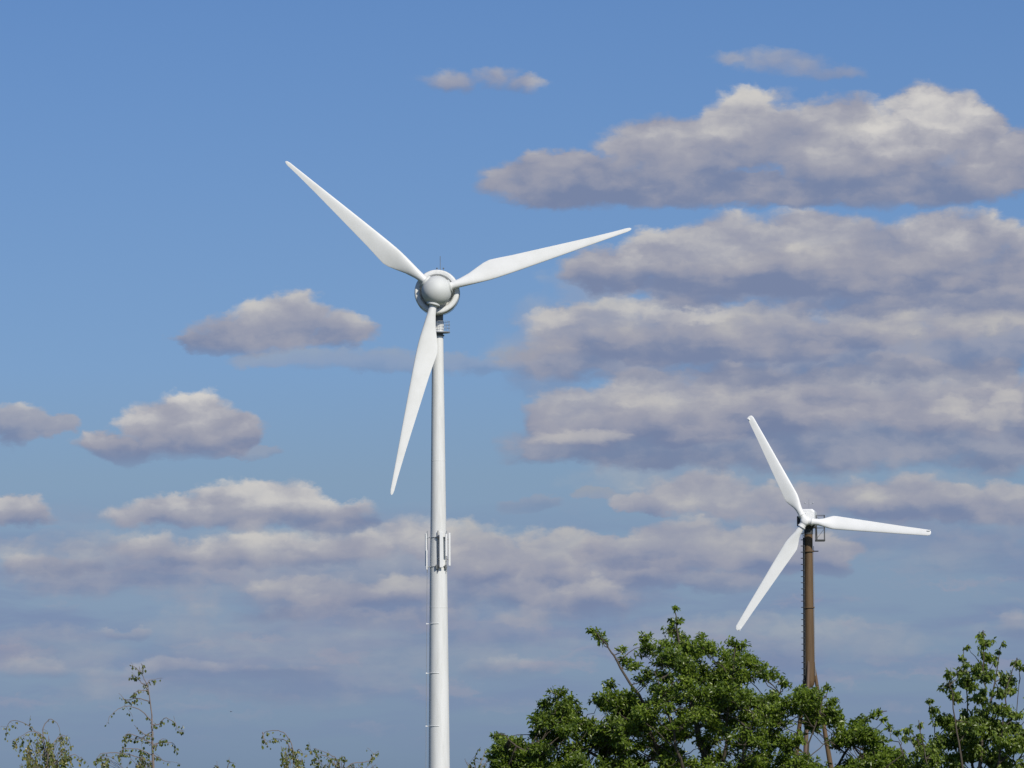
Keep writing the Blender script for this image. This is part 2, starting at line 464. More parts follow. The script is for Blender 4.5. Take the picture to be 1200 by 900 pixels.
bk = MB(); bk.box((rt+.30, 0, zz2(646)), (.28, .08, .05)); bk.build('flange_arm', DARK, T2)
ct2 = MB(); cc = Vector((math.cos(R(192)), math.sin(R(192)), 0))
ct2.tube([cc*(rt+.06) + Vector((0, 0, zz2(630))), cc*(rbm+.02) + Vector((0, 0, zz2(796)))], .11, 8)  # dark tube added to stand for the ladder's dark band and shadow
ct2.build('ladder_shadow_strip', DARK, T2)
cb2 = MB(); cc = Vector((math.cos(R(-15)), math.sin(R(-15)), 0))
cb2.tube([cc*(rt+.10) + Vector((0, 0, zz2(640))), cc*(rbm+.06) + Vector((0, 0, zz2(792)))], .035, 6)
cb2.build('cable', GALV, T2)

# ------------------------------------------------------------------ trees
def rv(s=1.0): return Vector((rnd.gauss(0, s), rnd.gauss(0, s), rnd.gauss(0, s)))

def leaf(mb, p, d, nrm, ln, wd, tint, fold=.22):
    """folded leaf, base p, axis d"""
    d = d.normalized(); s = d.cross(nrm)
    if s.length < 1e-4: s = d.orthogonal()
    s.normalize(); n = s.cross(d).normalized()
    b = len(mb.v); cur = -n*ln*rnd.uniform(.05, .22)
    mb.v.extend(tuple(q) for q in (
        p, p + d*ln*.35 + s*wd*.5 + n*wd*fold, p + d*ln*.72 + s*wd*.36 + n*wd*fold*.8 + cur*.5,
        p + d*ln + cur, p + d*ln*.72 - s*wd*.36 + n*wd*fold*.8 + cur*.5, p + d*ln*.35 - s*wd*.5 + n*wd*fold,
        p + d*ln*.5 + cur*.25))
    mb.f.extend(((b, b+1, b+6), (b+1, b+2, b+6), (b+2, b+3, b+6), (b+3, b+4, b+6), (b+4, b+5, b+6), (b+5, b, b+6)))
    mb.t.extend([tint]*6)

def curve(a, b, k=5, sag=0.0, wob=.03):
    L_ = (b-a).length; out = []
    wob *= .35; mid = a.lerp(b, .55) + Vector((0, 0, -.05*L_))
    for i in range(k+1):
        t = i/k
        p = a*(1-t)**2 + mid*(2*t*(1-t)) + b*t*t + Vector((0, 0, -sag*L_*math.sin(math.pi*t)))
        if 0 < i < k: p += rv(L_*wob)
        out.append(p)
    return out

def interp(poly, x):
    for (xa, ya), (xb, yb) in zip(poly, poly[1:]):
        if xa <= x <= xb: return ya + (yb-ya)*(x-xa)/(xb-xa)
    return 9999

# --- broad tree
D3 = 133.0; px3 = F/D3
def W3(px, py, dy=0.0):
    p = P(px, py, D3); return Vector((p.x, D3 + dy, p.z))
tree_base = W3(835, 1128); tree_base.z = 0
TR = thing('broadleaf_tree', 'wide leafy green tree in front of the brown tower with one sprig reaching up', 'tree', tree_base)
TO = Vector(tree_base)
wood = MB(); crown = MB()
limbs_px = [
    [(835, 1128, 0), (833, 1040, 0), (830, 975, 0), (826, 900, 0), (815, 840, .1), (800, 780, .1), (793, 735, .1), (791, 716, .1)],
    [(833, 1000, 0), (790, 930, -.4), (762, 862, -.6), (748, 815, -.7), (722, 775, -.7), (710, 756, -.7), (696, 742, -.7)],
    [(832, 990, 0), (760, 935, .3), (690, 880, .5), (650, 845, .5), (655, 812, .5)],
    [(833, 1010, 0), (740, 960, -.3), (650, 905, -.5), (605, 875, -.6), (583, 860, -.6)],
    [(833, 1000, 0), (770, 930, .8), (735, 860, 1.2), (722, 812, 1.3)],
    [(830, 980, 0), (845, 900, -.6), (852, 830, -.9), (860, 760, -.9)],
    [(832, 990, 0), (880, 920, .5), (905, 850, .8), (918, 800, .8)],
    [(833, 1005, 0), (900, 950, -.4), (945, 890, -.6), (962, 820, -.7)],
    [(833, 1010, 0), (920, 950, .4), (985, 895, .7), (1015, 845, .8), (1042, 832, .8)],
    [(833, 1015, 0), (930, 965, -.6), (1000, 920, -.9), (1055, 885, -1.0)],
    [(831, 985, 0), (860, 910, -1.5), (880, 840, -1.9)],
    [(831, 985, 0), (800, 910, -1.6), (780, 840, -2.0), (765, 790, -1.6)],
]
sk = []
for li, lp in enumerate(limbs_px):
    pts = [W3(*q) - TO for q in lp]
    fine = []
    for a, b_ in zip(pts, pts[1:]):
        for i in range(4): fine.append(a.lerp(b_, i/4) + (rv(.025) if i else Vector()))
    fine.append(pts[-1])
    n_ = len(fine); r0 = .15 if li == 0 else .045
    rr = [r0*(1-i/(n_-1))**(1.5 if li == 0 else 1.25) + .009 for i in range(n_)]
    if li == 0: fine[0].z = -.1
    wood.tube(fine, rr, 8)
    sk.extend(fine[3:])
outline = [(572, 868), (580, 858), (605, 862), (622, 868), (636, 812), (665, 800), (680, 835), (700, 812), (712, 800), (728, 812), (742, 792), (757, 745), (775, 735),
           (792, 728), (806, 745), (826, 740), (842, 758), (860, 746), (884, 765), (905, 782), (922, 790), (945, 802), (962, 806), (975, 812), (990, 838), (1012, 842), (1030, 855), (1056, 880), (1066, 900)]
sk2 = []
clumps = []   # px, py, radius px, depth, keepshape
for x, y, r in [(582, 862, 9), (592, 868, 11), (607, 870, 13), (612, 885, 16), (655, 812, 12), (644, 822, 11), (660, 828, 15), (640, 838, 11), (667, 842, 14), (652, 855, 16), (630, 858, 12), (675, 850, 12), (682, 862, 12), (640, 872, 15), (668, 885, 15), (600, 890, 14), (690, 848, 12), (700, 820, 11), (636, 826, 9),
                (694, 739, 7), (700, 744, 9), (706, 750, 7), (728, 762, 6), (732, 774, 11), (742, 780, 10), (714, 802, 9), (716, 814, 12), (722, 829, 10), (712, 828, 6), (755, 748, 9), (760, 758, 9),
                (791, 712, 4), (789, 728, 7), (797, 726, 5), (785, 738, 10), (798, 744, 9), (778, 755, 14), (806, 758, 15), (822, 748, 10), (828, 760, 13), (858, 753, 10), (868, 757, 10), (850, 766, 12),
                (880, 772, 12), (893, 782, 12), (905, 790, 12), (920, 800, 11), (942, 808, 9), (955, 812, 11), (970, 806, 6), (974, 822, 10), (985, 842, 9), (1002, 848, 10), (1012, 842, 9),
                (1022, 837, 5), (1030, 834, 4), (1036, 842, 4), (1043, 852, 5), (1050, 859, 5), (1015, 860, 10), (995, 862, 13), (1030, 880, 11), (1048, 888, 10), (1020, 893, 13), (1062, 893, 8)]:
    clumps.append((x, y, r, rnd.uniform(-.7, .5)))
gaps = [(684, 872, 8), (893, 800, 9), (936, 843, 13), (968, 862, 13), (699, 835, 12), (818, 885, 9), (700, 884, 8), (760, 880, 6), (624, 866, 10), (978, 890, 10), (944, 868, 8), (1005, 880, 9), (745, 805, 8), (760, 775, 6), (845, 752, 5), (1040, 872, 6)]
x = 0
while x < 600:
    px = rnd.uniform(585, 1062); top = interp(outline, px)
    py = rnd.uniform(top + 13, 912) if x % 4 else rnd.uniform(912, 1010)
    if py < top + 13: continue
    cx = (px-825)/235
    if cx*cx*.9 + max(0, (py-905)/115)**2 > 1: continue
    r = rnd.uniform(11, 18)
    if any((px-gx)**2 + (py-gy)**2 < (gr + r*.3)**2 for gx, gy, gr in gaps): continue
    dmax = 2.4*math.sqrt(max(.05, 1-cx*cx))*min(1, .35 + (py-top)/90)
    clumps.append((px, py, r, rnd.uniform(-dmax, dmax))); x += 1
for px, py, r, dy in clumps:
    c = W3(px, py, dy) - TO; rm = r/px3
    cand = [s_ for s_ in sk if (s_.z < c.z - .12 and abs(s_.x-c.x) < 1.1*(c.z-s_.z) + .08) or ((s_-c).length < .35 and s_.z < c.z + .1)]
    a = min(cand or sk, key=lambda s_: (s_-c).length + .4*abs(s_.y - c.y))
    root = c + Vector((0, 0, -rm*.6))
    pts = curve(a, root, 5, 0, .09)
    wood.tube(pts, [.007*(1-i/5) + .005 for i in range(6)], 5)
    sk2.append(root)
    ct = rnd.uniform(-.16, .16)
    nt_ = max(4, int(r*.8))
    for k in range(nt_):
        # shoots fan outward and upward
        th = rnd.uniform(0, 2*math.pi); el = rnd.uniform(-.35, 1.0)
        d = Vector((math.cos(th)*math.cos(el), math.sin(th)*math.cos(el), math.sin(el) + .25)).normalized()
        ln = rm*rnd.uniform(.55, 1.12)
        st_ = root + rv(rm*.12) + Vector((0, 0, rm*.2))
        e = st_ + d*ln
        wood.tube([st_, st_.lerp(e, .5) + rv(.01), e], [.008, .006, .004], 4, cap=False)
        nl = max(6, int(ln/.0135))
        for i in range(nl):
            t = rnd.uniform(.2, 1.0)
            p = st_.lerp(e, t)
            out_ = rv(1).normalized()
            ld_ = (d*.55 + out_*1.0 + Vector((0, 0, .12 if t > .7 else -.25))).normalized()
            up = Vector((rnd.gauss(.2, .6), rnd.gauss(-.6, .6), .9))
            s_ = .045 + .07*rnd.random()**1.2
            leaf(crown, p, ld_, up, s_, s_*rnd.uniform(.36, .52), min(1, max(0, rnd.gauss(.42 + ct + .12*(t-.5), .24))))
    # loose leaves filling the clump between the shoots
    for i in range(int(r*6.5)):
        q = rv(1).normalized()*rm*rnd.random()**.6; q.z *= .75
        s_ = rnd.uniform(.04, .10)
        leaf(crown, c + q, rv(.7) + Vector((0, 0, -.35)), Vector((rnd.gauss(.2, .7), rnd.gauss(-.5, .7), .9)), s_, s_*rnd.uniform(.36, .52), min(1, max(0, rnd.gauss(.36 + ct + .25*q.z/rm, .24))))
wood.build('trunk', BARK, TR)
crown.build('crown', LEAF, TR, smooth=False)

# --- slender-leaved tree at the right edge
D4 = 128.0; px4 = F/D4
def W4(px, py, dy=0.0):
    p = P(px, py, D4); return Vector((p.x, D4 + dy, p.z))
b4 = W4(1140, 1131); b4.z = 0
TR2 = thing('fruit_tree', 'upright open tree with small drooping leaves at the right edge, right of the brown tower', 'tree', b4)
wood = MB(); crown = MB(); sk = []
for li, lp in enumerate([
    [(1140, 1131, 0), (1142, 1040, 0), (1146, 960, 0), (1150, 880, 0), (1152, 820, 0), (1153, 770, 0), (1152, 739, 0)],
    [(1142, 1020, 0), (1130, 940, -.3), (1122, 870, -.4), (1115, 820, -.4), (1110, 788, -.4)],
    [(1146, 970, 0), (1140, 890, .4), (1136, 820, .5), (1131, 757, .5)],
    [(1143, 1010, 0), (1165, 930, -.3), (1172, 860, -.4), (1180, 800, -.4), (1190, 772, -.4)],
    [(1142, 1030, 0), (1115, 950, .4), (1102, 880, .6), (1092, 820, .6)],
    [(1141, 1050, 0), (1105, 970, -.5), (1085, 900, -.7), (1074, 845, -.7)],
    [(1150, 870, 0), (1165, 810, .3), (1174, 758, .4)],
    [(1143, 1020, 0), (1180, 950, .5), (1192, 880, .7), (1197, 800, .6)]]):
    pts = [W4(*q) - b4 for q in lp]; fine = []
    for a, b_ in zip(pts, pts[1:]):
        for i in range(4): fine.append(a.lerp(b_, i/4) + (rv(.018) if i else Vector()))
    fine.append(pts[-1]); n_ = len(fine); r0 = .085 if li == 0 else .035
    if li == 0: fine[0].z = -.1
    wood.tube(fine, [r0*(1-i/(n_-1))**1.7 + .007 for i in range(n_)], 7); sk.extend(fine[3:])
cl4 = [(1152, 742, 5), (1153, 752, 8), (1157, 764, 10), (1150, 780, 13), (1156, 790, 11), (1133, 757, 4), (1127, 768, 4), (1130, 778, 5), (1134, 795, 12), (1128, 785, 6), (1110, 790, 6), (1111, 800, 8), (1118, 812, 10),
       (1090, 820, 4), (1096, 828, 6), (1104, 838, 10), (1115, 845, 12), (1108, 862, 15), (1126, 855, 16), (1137, 836, 13), (1148, 812, 12), (1150, 835, 14), (1172, 760, 4), (1176, 752, 3), (1165, 775, 4), (1180, 792, 11), (1190, 776, 6), (1197, 778, 5),
       (1186, 805, 8), (1168, 808, 9), (1164, 825, 10), (1176, 830, 10), (1168, 850, 14), (1190, 836, 7), (1186, 850, 9), (1184, 868, 8), (1142, 872, 18), (1122, 880, 17), (1162, 885, 17), (1180, 895, 9), (1196, 893, 8),
       (1075, 866, 7), (1064, 852, 6), (1060, 862, 5), (1084, 878, 10), (1078, 848, 4), (1080, 860, 6), (1078, 893, 8), (1095, 890, 8)]
for _ in range(60):
    px = rnd.uniform(1080, 1225); py = rnd.uniform(905, 1010)
    cl4.append((px, py, rnd.uniform(9, 16)))
for _ in range(14): cl4.append((rnd.uniform(1203, 1228), rnd.uniform(800, 900), rnd.uniform(7, 12)))
for _ in range(26):
    px = rnd.uniform(1075, 1200); cl4.append((px, rnd.uniform(865 - 30*(px > 1100), 905), rnd.uniform(8, 13)))
for px, py, r in cl4:
    r *= 1.2; dy = rnd.uniform(-.6, .6) if py < 900 else rnd.uniform(-1.4, 1.4)
    c = W4(px, py, dy) - b4; rm = r/px4
    cand = [s_ for s_ in sk if (s_.z < c.z - .08 and abs(s_.x-c.x) < .8*(c.z-s_.z) + .05) or ((s_-c).length < .3 and s_.z < c.z + .1)]
    a = min(cand or sk, key=lambda s_: (s_-c).length)
    wood.tube(curve(a, c, 4, 0, .08), [.012, .010, .008, .006, .005], 4)
    ct = rnd.uniform(-.18, .18)
    for k in range(max(3, int(r*.8))):
        th = rnd.uniform(0, 2*math.pi); el = rnd.uniform(-.2, 1.2)
        d = Vector((math.cos(th)*math.cos(el), math.sin(th)*math.cos(el), math.sin(el)))
        st_ = c + Vector((0, 0, -rm*.5)) + rv(rm*.1); e = st_ + d*rm*rnd.uniform(.6, 1.3)
        wood.tube([st_, e], [.005, .003], 4, cap=False)
        for i in range(max(9, int(rm*135))):
            t = rnd.uniform(.15, 1); p = st_.lerp(e, t)
            ld_ = (rv(.55) + Vector((0, 0, -.75))).normalized()
            s_ = rnd.uniform(.05, .105)
            p += rv(rm*.12)
            leaf(crown, p, ld_, Vector((rnd.gauss(.1, .8), rnd.gauss(-.9, .5), .6)), s_, s_*rnd.uniform(.40, .54), min(1, max(0, rnd.gauss(.45 + ct, .25))), .15)
wood.build('trunk', BARK, TR2)
crown.build('crown', LEAF2, TR2, smooth=False)

# --- birches along the lower left
D5 = 133.0
def birch(label, base_px, stems, twigs, masses, tint0, sd, dens=1.0):
    global rnd
    rnd = random.Random(sd)
    def Wb(px, py, dy=0): 
        p = P(px, py, D5 + sd*.7); return Vector((p.x, p.y + dy, p.z))
    b = Wb(base_px, 1129); b.z = 0
    T = thing('birch_tree', label, 'tree', b, group='sparse birch tips along the lower edge')
    w = MB(); c = MB()
    def smooth(pl, dy=0):
        pts = [Wb(x, y, dy) - b for x, y in pl]; o = []
        for i in range(len(pts)-1):
            p0 = pts[max(0, i-1)]; p1 = pts[i]; p2 = pts[i+1]; p3 = pts[min(len(pts)-1, i+2)]
            for k in range(4):
                t = k/4
                o.append(.5*((2*p1) + (-p0+p2)*t + (2*p0-5*p1+4*p2-p3)*t*t + (-p0+3*p1-3*p2+p3)*t**3) + rv(.006))
        o.append(pts[-1]); return o
    def leaves(pts, n, droop=.9):
        for i in range(n):
            k = rnd.randrange(1, len(pts)); p = pts[k-1].lerp(pts[k], rnd.random())
            stalk = Vector((rnd.gauss(0, .02), rnd.gauss(0, .02), -rnd.uniform(.01, .04)))
            s_ = rnd.uniform(.045, .078)
            leaf(c, p + stalk, Vector((rnd.gauss(0, .5), rnd.gauss(0, .5), -droop)), Vector((rnd.gauss(0, .8), rnd.gauss(-1, .6), .3)), s_, s_*.72, min(1, max(0, rnd.gauss(tint0, .25))))
    for pl, r0 in stems:
        pts = smooth(pl)
        n_ = len(pts)
        w.tube(pts, [r0*(1-i/(n_-1))**2.1 + .0055 for i in range(n_)], 7)
    for pl, nl in twigs:
        dy = rnd.uniform(-.5, .5); pts = smooth(pl, 0)
        for i, p in enumerate(pts): p.y += dy*i/len(pts)
        n_ = len(pts); w.tube(pts, [.009*(1-i/(n_-1)) + .0035 for i in range(n_)], 5)
        leaves(pts, int(nl*dens*1.5))
        # little side twigs
        for q in range(max(2, nl//3)):
            k = rnd.randrange(2, n_); a = pts[k]; e = a + Vector((rnd.gauss(0, .09), rnd.gauss(0, .09), rnd.gauss(-.02, .10)))
            sp_ = curve(a, e, 3, -.1, .05); w.tube(sp_, .0032, 4); leaves(sp_, 3)
    for x0_, x1_, y0_, y1_, n in masses:   # hanging twigs filling a patch
        for _ in range(n):
            px = rnd.uniform(x0_, x1_); py = rnd.uniform(y0_, y1_); ln = rnd.uniform(12, 34); dy = rnd.uniform(-.7, .7)
            a = Wb(px, py, dy) - b; e = Wb(px + rnd.gauss(0, 5), py + ln, dy) - b
            stem = Wb(px + (base_px - px)*.5, py + 22, dy*.5) - b
            w.tube(curve(stem, a, 3, -.12, .05), .0045, 4)
            pts = curve(a, e, 4, 0, .04); w.tube(pts, .0032, 4)
            leaves(pts, int(ln*.95*dens))
    w.build('trunk', TWIG, T)
    c.build('crown', LEAFB, T, smooth=False)

birch('low birch with arching bare twigs at the far left edge', 52, [([(52, 1131), (50, 1000), (54, 930), (55, 885), (50, 862)], .06)],
      [([(53, 890), (50, 868), (42, 858), (30, 848), (13, 844), (6, 855), (5, 866)], 16), ([(54, 895), (56, 872), (48, 860), (34, 858), (22, 866), (18, 878)], 22),
       ([(54, 880), (50, 858), (55, 845), (61, 843), (68, 850), (71, 862)], 4), ([(55, 890), (64, 868), (76, 862), (82, 875)], 12), ([(55, 900), (75, 888), (88, 884), (92, 896)], 10)],
      [(22, 82, 860, 900, 44), (24, 80, 900, 1010, 26)], .62, 11)
birch('thin birch with one tall straight leader and sparse leaves, near the left edge', 180, [([(180, 1131), (181, 1020), (180, 930), (178.5, 870), (177.5, 838), (173, 806), (166, 790), (163, 781)], .055)],
      [([(178, 846), (166, 833), (152, 828), (139, 831), (130, 840), (126, 850)], 7), ([(178, 849), (186, 849), (193, 842), (204, 846), (210, 856), (216, 857)], 18), ([(175, 812), (166, 800), (158, 792), (150, 794)], 12),
       ([(171, 802), (176, 797), (182, 796)], 6), ([(166, 790), (160, 783), (152, 779)], 3), ([(167, 790), (168, 783), (166, 778)], 3), ([(176, 822), (160, 818), (148, 820), (138, 812)], 9), ([(174, 810), (162, 809), (155, 816)], 10),
       ([(178, 864), (166, 858), (158, 850)], 4), ([(178.5, 872), (160, 862), (148, 860), (146, 868)], 16), ([(179, 885), (162, 878), (145, 878), (140, 888)], 22), ([(179, 893), (150, 884), (125, 882), (114, 888), (113, 902)], 20),
       ([(179, 873), (192, 870), (204, 872), (207, 882)], 10), ([(179, 884), (190, 890), (199, 894)], 8), ([(178.5, 880), (188, 868), (194, 866)], 8), ([(178, 858), (160, 866), (145, 864)], 12), ([(179, 895), (168, 892), (165, 880)], 16)],
      [(116, 178, 884, 900, 12), (112, 215, 905, 1010, 34), (160, 172, 888, 898, 4)], .35, 12)
birch('low leaning birch tip with arched twig, between the tall thin birch and the white tower', 345, [([(350, 1131), (348, 1000), (345, 920), (343, 885)], .05)],
      [([(345, 895), (343, 876), (336, 862), (326, 856), (312, 857), (307, 864), (306, 875)], 10), ([(344, 885), (335, 868), (322, 866), (312, 868)], 8), ([(308, 858), (310, 868), (316, 876)], 6), ([(345, 890), (350, 878), (356, 884)], 10)],
      [(328, 354, 872, 892, 14), (325, 360, 900, 1000, 16)], .55, 13)
birch('wispy low birch tips just left of the white tower base', 400, [([(402, 1131), (400, 1000), (402, 930), (400, 900)], .045)],
      [([(400, 905), (385, 888), (372, 885), (366, 892)], 16), ([(400, 905), (395, 890), (382, 882), (368, 878)], 10), ([(402, 905), (412, 895), (432, 892), (438, 884), (444, 880)], 14), ([(402, 900), (405, 889), (400, 886)], 8), ([(366, 884), (364, 878)], 2)],
      [(370, 400, 886, 896, 8), (400, 442, 893, 903, 12), (365, 440, 905, 1000, 30)], .45, 14)
birch('faint sparse twigs rising between the white tower and the leafy tree', 562, [([(562, 1131), (561, 1000), (560, 930), (560, 900)], .04)],
      [([(560, 905), (556, 892), (560, 880), (563, 876)], 7), ([(560, 905), (570, 892), (573, 884)], 7), ([(560, 905), (548, 896), (545, 889)], 5), ([(561, 900), (566, 888), (568, 880)], 5)],
      [(545, 575, 902, 960, 14)], .3, 15, .8)
birch('topmost low twig tip showing at the frame bottom right of the tall thin birch', 262, [([(262, 1131), (262, 1000), (261, 930), (262, 905)], .035)],
      [([(262, 915), (256, 899), (250, 897)], 5), ([(262, 912), (268, 896), (274, 894)], 5)],
      [(248, 278, 903, 960, 12)], .5, 16)

# --- distant bird
bp_ = P(270.5, 834, 400); k = 400/F
bd = MB()
bd.tube([(-1.6*k, 0, -.1*k), (-.6*k, 0, 0), (.6*k, 0, .2*k), (1.6*k, 0, .1*k), (2.0*k, 0, .1*k)], [.1*k, .5*k, .6*k, .35*k, .08*k], 8)
for s_ in (-1, 1):
    b_ = len(bd.v); tilt = Vector((.35, s_, .30)).normalized()
    q = [Vector((-.5, 0, .2)), Vector((.8, 0, .2)), Vector((.9, s_*2.2, 1.0)), Vector((.2, s_*2.4, 1.0)), Vector((-1.2*s_, s_*4.0, .9)), Vector((-1.0*s_-.6, s_*3.9, .85))]
    bd.v.extend(tuple(x_*k) for x_ in q); bd.f.extend(((b_, b_+1, b_+2, b_+3), (b_+3, b_+2, b_+4, b_+5)))
bo = bd.build('bird', BIRD); bo.location = bp_; bo.rotation_euler = (R(8), R(5), R(78))
bo['label'] = 'tiny dark bird gliding low in the open sky left of the white tower'; bo['category'] = 'bird'

# ------------------------------------------------------------------ light and sky
SUN_AZ, SUN_EL = 151.0, 38.0          # azimuth clockwise from +Y (view direction)
sl = bpy.data.lights.new('sun', 'SUN'); sl.energy = 3.9; sl.angle = R(.53); sl.color = (1, .95, .86)
so = bpy.data.objects.new('sun', sl); COL.objects.link(so)
sd = Vector((math.sin(R(SUN_AZ))*math.cos(R(SUN_EL)), math.cos(R(SUN_AZ))*math.cos(R(SUN_EL)), math.sin(R(SUN_EL))))
so.rotation_euler = sd.to_track_quat('Z', 'Y').to_euler()
so.location = (0, -20, 60)

w = bpy.data.worlds.new('World'); S.world = w; w.use_nodes = True
nt = w.node_tree; nt.nodes.clear(); N = nt.nodes.new; L = nt.links.new

def plug(sock, v):
    if hasattr(v, 'is_output'): L(v, sock)
    elif isinstance(v, (tuple, list, Vector)): sock.default_value = tuple(v) if len(sock.default_value) == len(v) else (*v, 1)
    else: sock.default_value = v
def M_(op, a, b=None, c=None, clamp=False):
    n = N('ShaderNodeMath'); n.operation = op; n.use_clamp = clamp
    for i, v in enumerate((a, b, c)):
        if v is not None: plug(n.inputs[i], v)
    return n.outputs[0]
def V_(op, a, b=None, c=None):
    n = N('ShaderNodeVectorMath'); n.operation = op
    for i, v in enumerate((a, b, c)):
        if v is not None: plug(n.inputs[i], v)
    return n.outputs['Value'] if op in ('DOT_PRODUCT', 'LENGTH') else n.outputs[0]
def SEP(v):
    n = N('ShaderNodeSeparateXYZ'); L(v, n.inputs[0]); return n.outputs
def COMB(x, y, z):
    n = N('ShaderNodeCombineXYZ')
    for i, v in enumerate((x, y, z)): plug(n.inputs[i], v)
    return n.outputs[0]
def SM(v, lo, hi, o0=0.0, o1=1.0):
    n = N('ShaderNodeMapRange'); n.interpolation_type = 'SMOOTHSTEP'
    plug(n.inputs[0], v); plug(n.inputs[1], lo); plug(n.inputs[2], hi); plug(n.inputs[3], o0); plug(n.inputs[4], o1)
    return n.outputs[0]
def NZ(vec, scale, det, rough=.5, color=False, lac=2.0):
    n = N('ShaderNodeTexNoise'); n.noise_dimensions = '3D'; L(vec, n.inputs['Vector'])
    n.inputs['Scale'].default_value = scale; n.inputs['Detail'].default_value = det; n.inputs['Roughness'].default_value = rough; n.inputs['Lacunarity'].default_value = lac
    return n.outputs[1 if color else 0]
def MIX(f, a, b, mode='MIX'):
    n = N('ShaderNodeMixRGB'); n.blend_type = mode; plug(n.inputs[0], f); plug(n.inputs[1], a); plug(n.inputs[2], b); return n.outputs[0]

def lin(*c): return tuple(((v/255+.055)/1.055)**2.4 if v > 10 else v/255/12.92 for v in c)
def UV(px, py):
    d = ray(px, py); return math.atan2(d.x, d.y)*F/100, math.asin(d.z)*F/100

tc = N('ShaderNodeTexCoord')
dx, dy_, dz = SEP(tc.outputs['Generated'])
U = M_('MULTIPLY', M_('ARCTAN2', dx, dy_), F/100)      # azimuth, in hundredths of the lens scale
V = M_('MULTIPLY', M_('ARCSINE', dz), F/100)           # elevation
p0 = COMB(U, V, 0.0)
sky = N('ShaderNodeTexSky'); sky.sky_type = 'NISHITA'; sky.sun_disc = False
sky.sun_elevation = R(SUN_EL); sky.sun_rotation = R(SUN_AZ)
ramp = N('ShaderNodeValToRGB'); er = ramp.color_ramp.elements
SKYK = {}
RAMP = [(0, (.33, .46, .88)), (.14, (.37, .525, .98)), (.32, (.395, .502, .845)), (.457, (.398, .513, .805)), (.58, (.378, .527, .883)), (1, (.307, .456, .785))]
er[0].position = 0; er[0].color = (*RAMP[0][1], 1); er[1].position = 1; er[1].color = (*RAMP[-1][1], 1)
for p_, c_ in RAMP[1:-1]:
    e_ = er.new(p_); e_.color = (*c_, 1)
vt = UV(600, 0)[1]
L(M_('DIVIDE', V, vt), ramp.inputs[0])
SKYSTR = .1
skyc = MIX(1.0, MIX(1.0, sky.outputs[0], (SKYSTR,)*3, 'MULTIPLY'), ramp.outputs[0], 'MULTIPLY')

# shared turbulence
pst = V_('MULTIPLY', p0, (1, 1.7, 1))
w1 = V_('SUBTRACT', NZ(pst, .9, 2, .5, True), (.5, .5, .5))
w2 = V_('SUBTRACT', NZ(pst, 3.6, 6, .62, True), (.5, .5, .5))
pw = V_('ADD', p0, V_('MULTIPLY_ADD', w1, (.70, .34, 0), V_('MULTIPLY', w2, (.34, .26, 0))))
pn = V_('MULTIPLY', V_('ADD', p0, V_('MULTIPLY', w2, (.25, .18, 0))), (1, 1.5, 1))
nA = NZ(pn, 1.7, 9, .52)
nB = NZ(V_('ADD', pn, (.14, .26, 0)), 1.7, 9, .52)
rel = M_('SUBTRACT', nA, nB)                         # bumps lit from the upper right
nA = M_('SUBTRACT', nA, .5)
big = M_('MULTIPLY_ADD', nA, .5, M_('MULTIPLY', SEP(w1)[0], 1.5))
pu, pv, _z = SEP(pw)
pu3 = COMB(pu, pu, pu); pv3 = COMB(pv, pv, pv)
vb = M_('ADD', V, M_('MULTIPLY', SEP(w1)[1], .22))

lay = M_('SUBTRACT', NZ(V_('MULTIPLY', V_('ADD', p0, V_('MULTIPLY', w2, (.5, .22, 0))), (.45, 3.0, 1)), 1.0, 5, .5), .5)
C_DARK = lin(119, 132, 163); C_MID = lin(155, 157, 172); C_LIT = lin(203, 200, 196)
col = skyc
# thin far streaks low over the horizon
streak = NZ(V_('MULTIPLY', V_('ADD', p0, V_('MULTIPLY', w1, (.8, .3, 0))), (.35, 2.2, 1)), 1.0, 6, .55)
band = M_('MULTIPLY', SM(V, UV(600, 930)[1], UV(600, 760)[1]), SM(V, UV(600, 560)[1], UV(600, 690)[1]))
col = MIX(M_('MULTIPLY', M_('MULTIPLY', SM(streak, .40, .62), band), .62), col, lin(118, 134, 170))
st2_ = NZ(V_('MULTIPLY', V_('ADD', p0, V_('MULTIPLY', w2, (.9, .35, 0))), (.55, 2.4, 1)), 1.3, 6, .5)
col = MIX(M_('MULTIPLY', M_('MULTIPLY', SM(st2_, .52, .72), band), .55), col, lin(158, 156, 172))

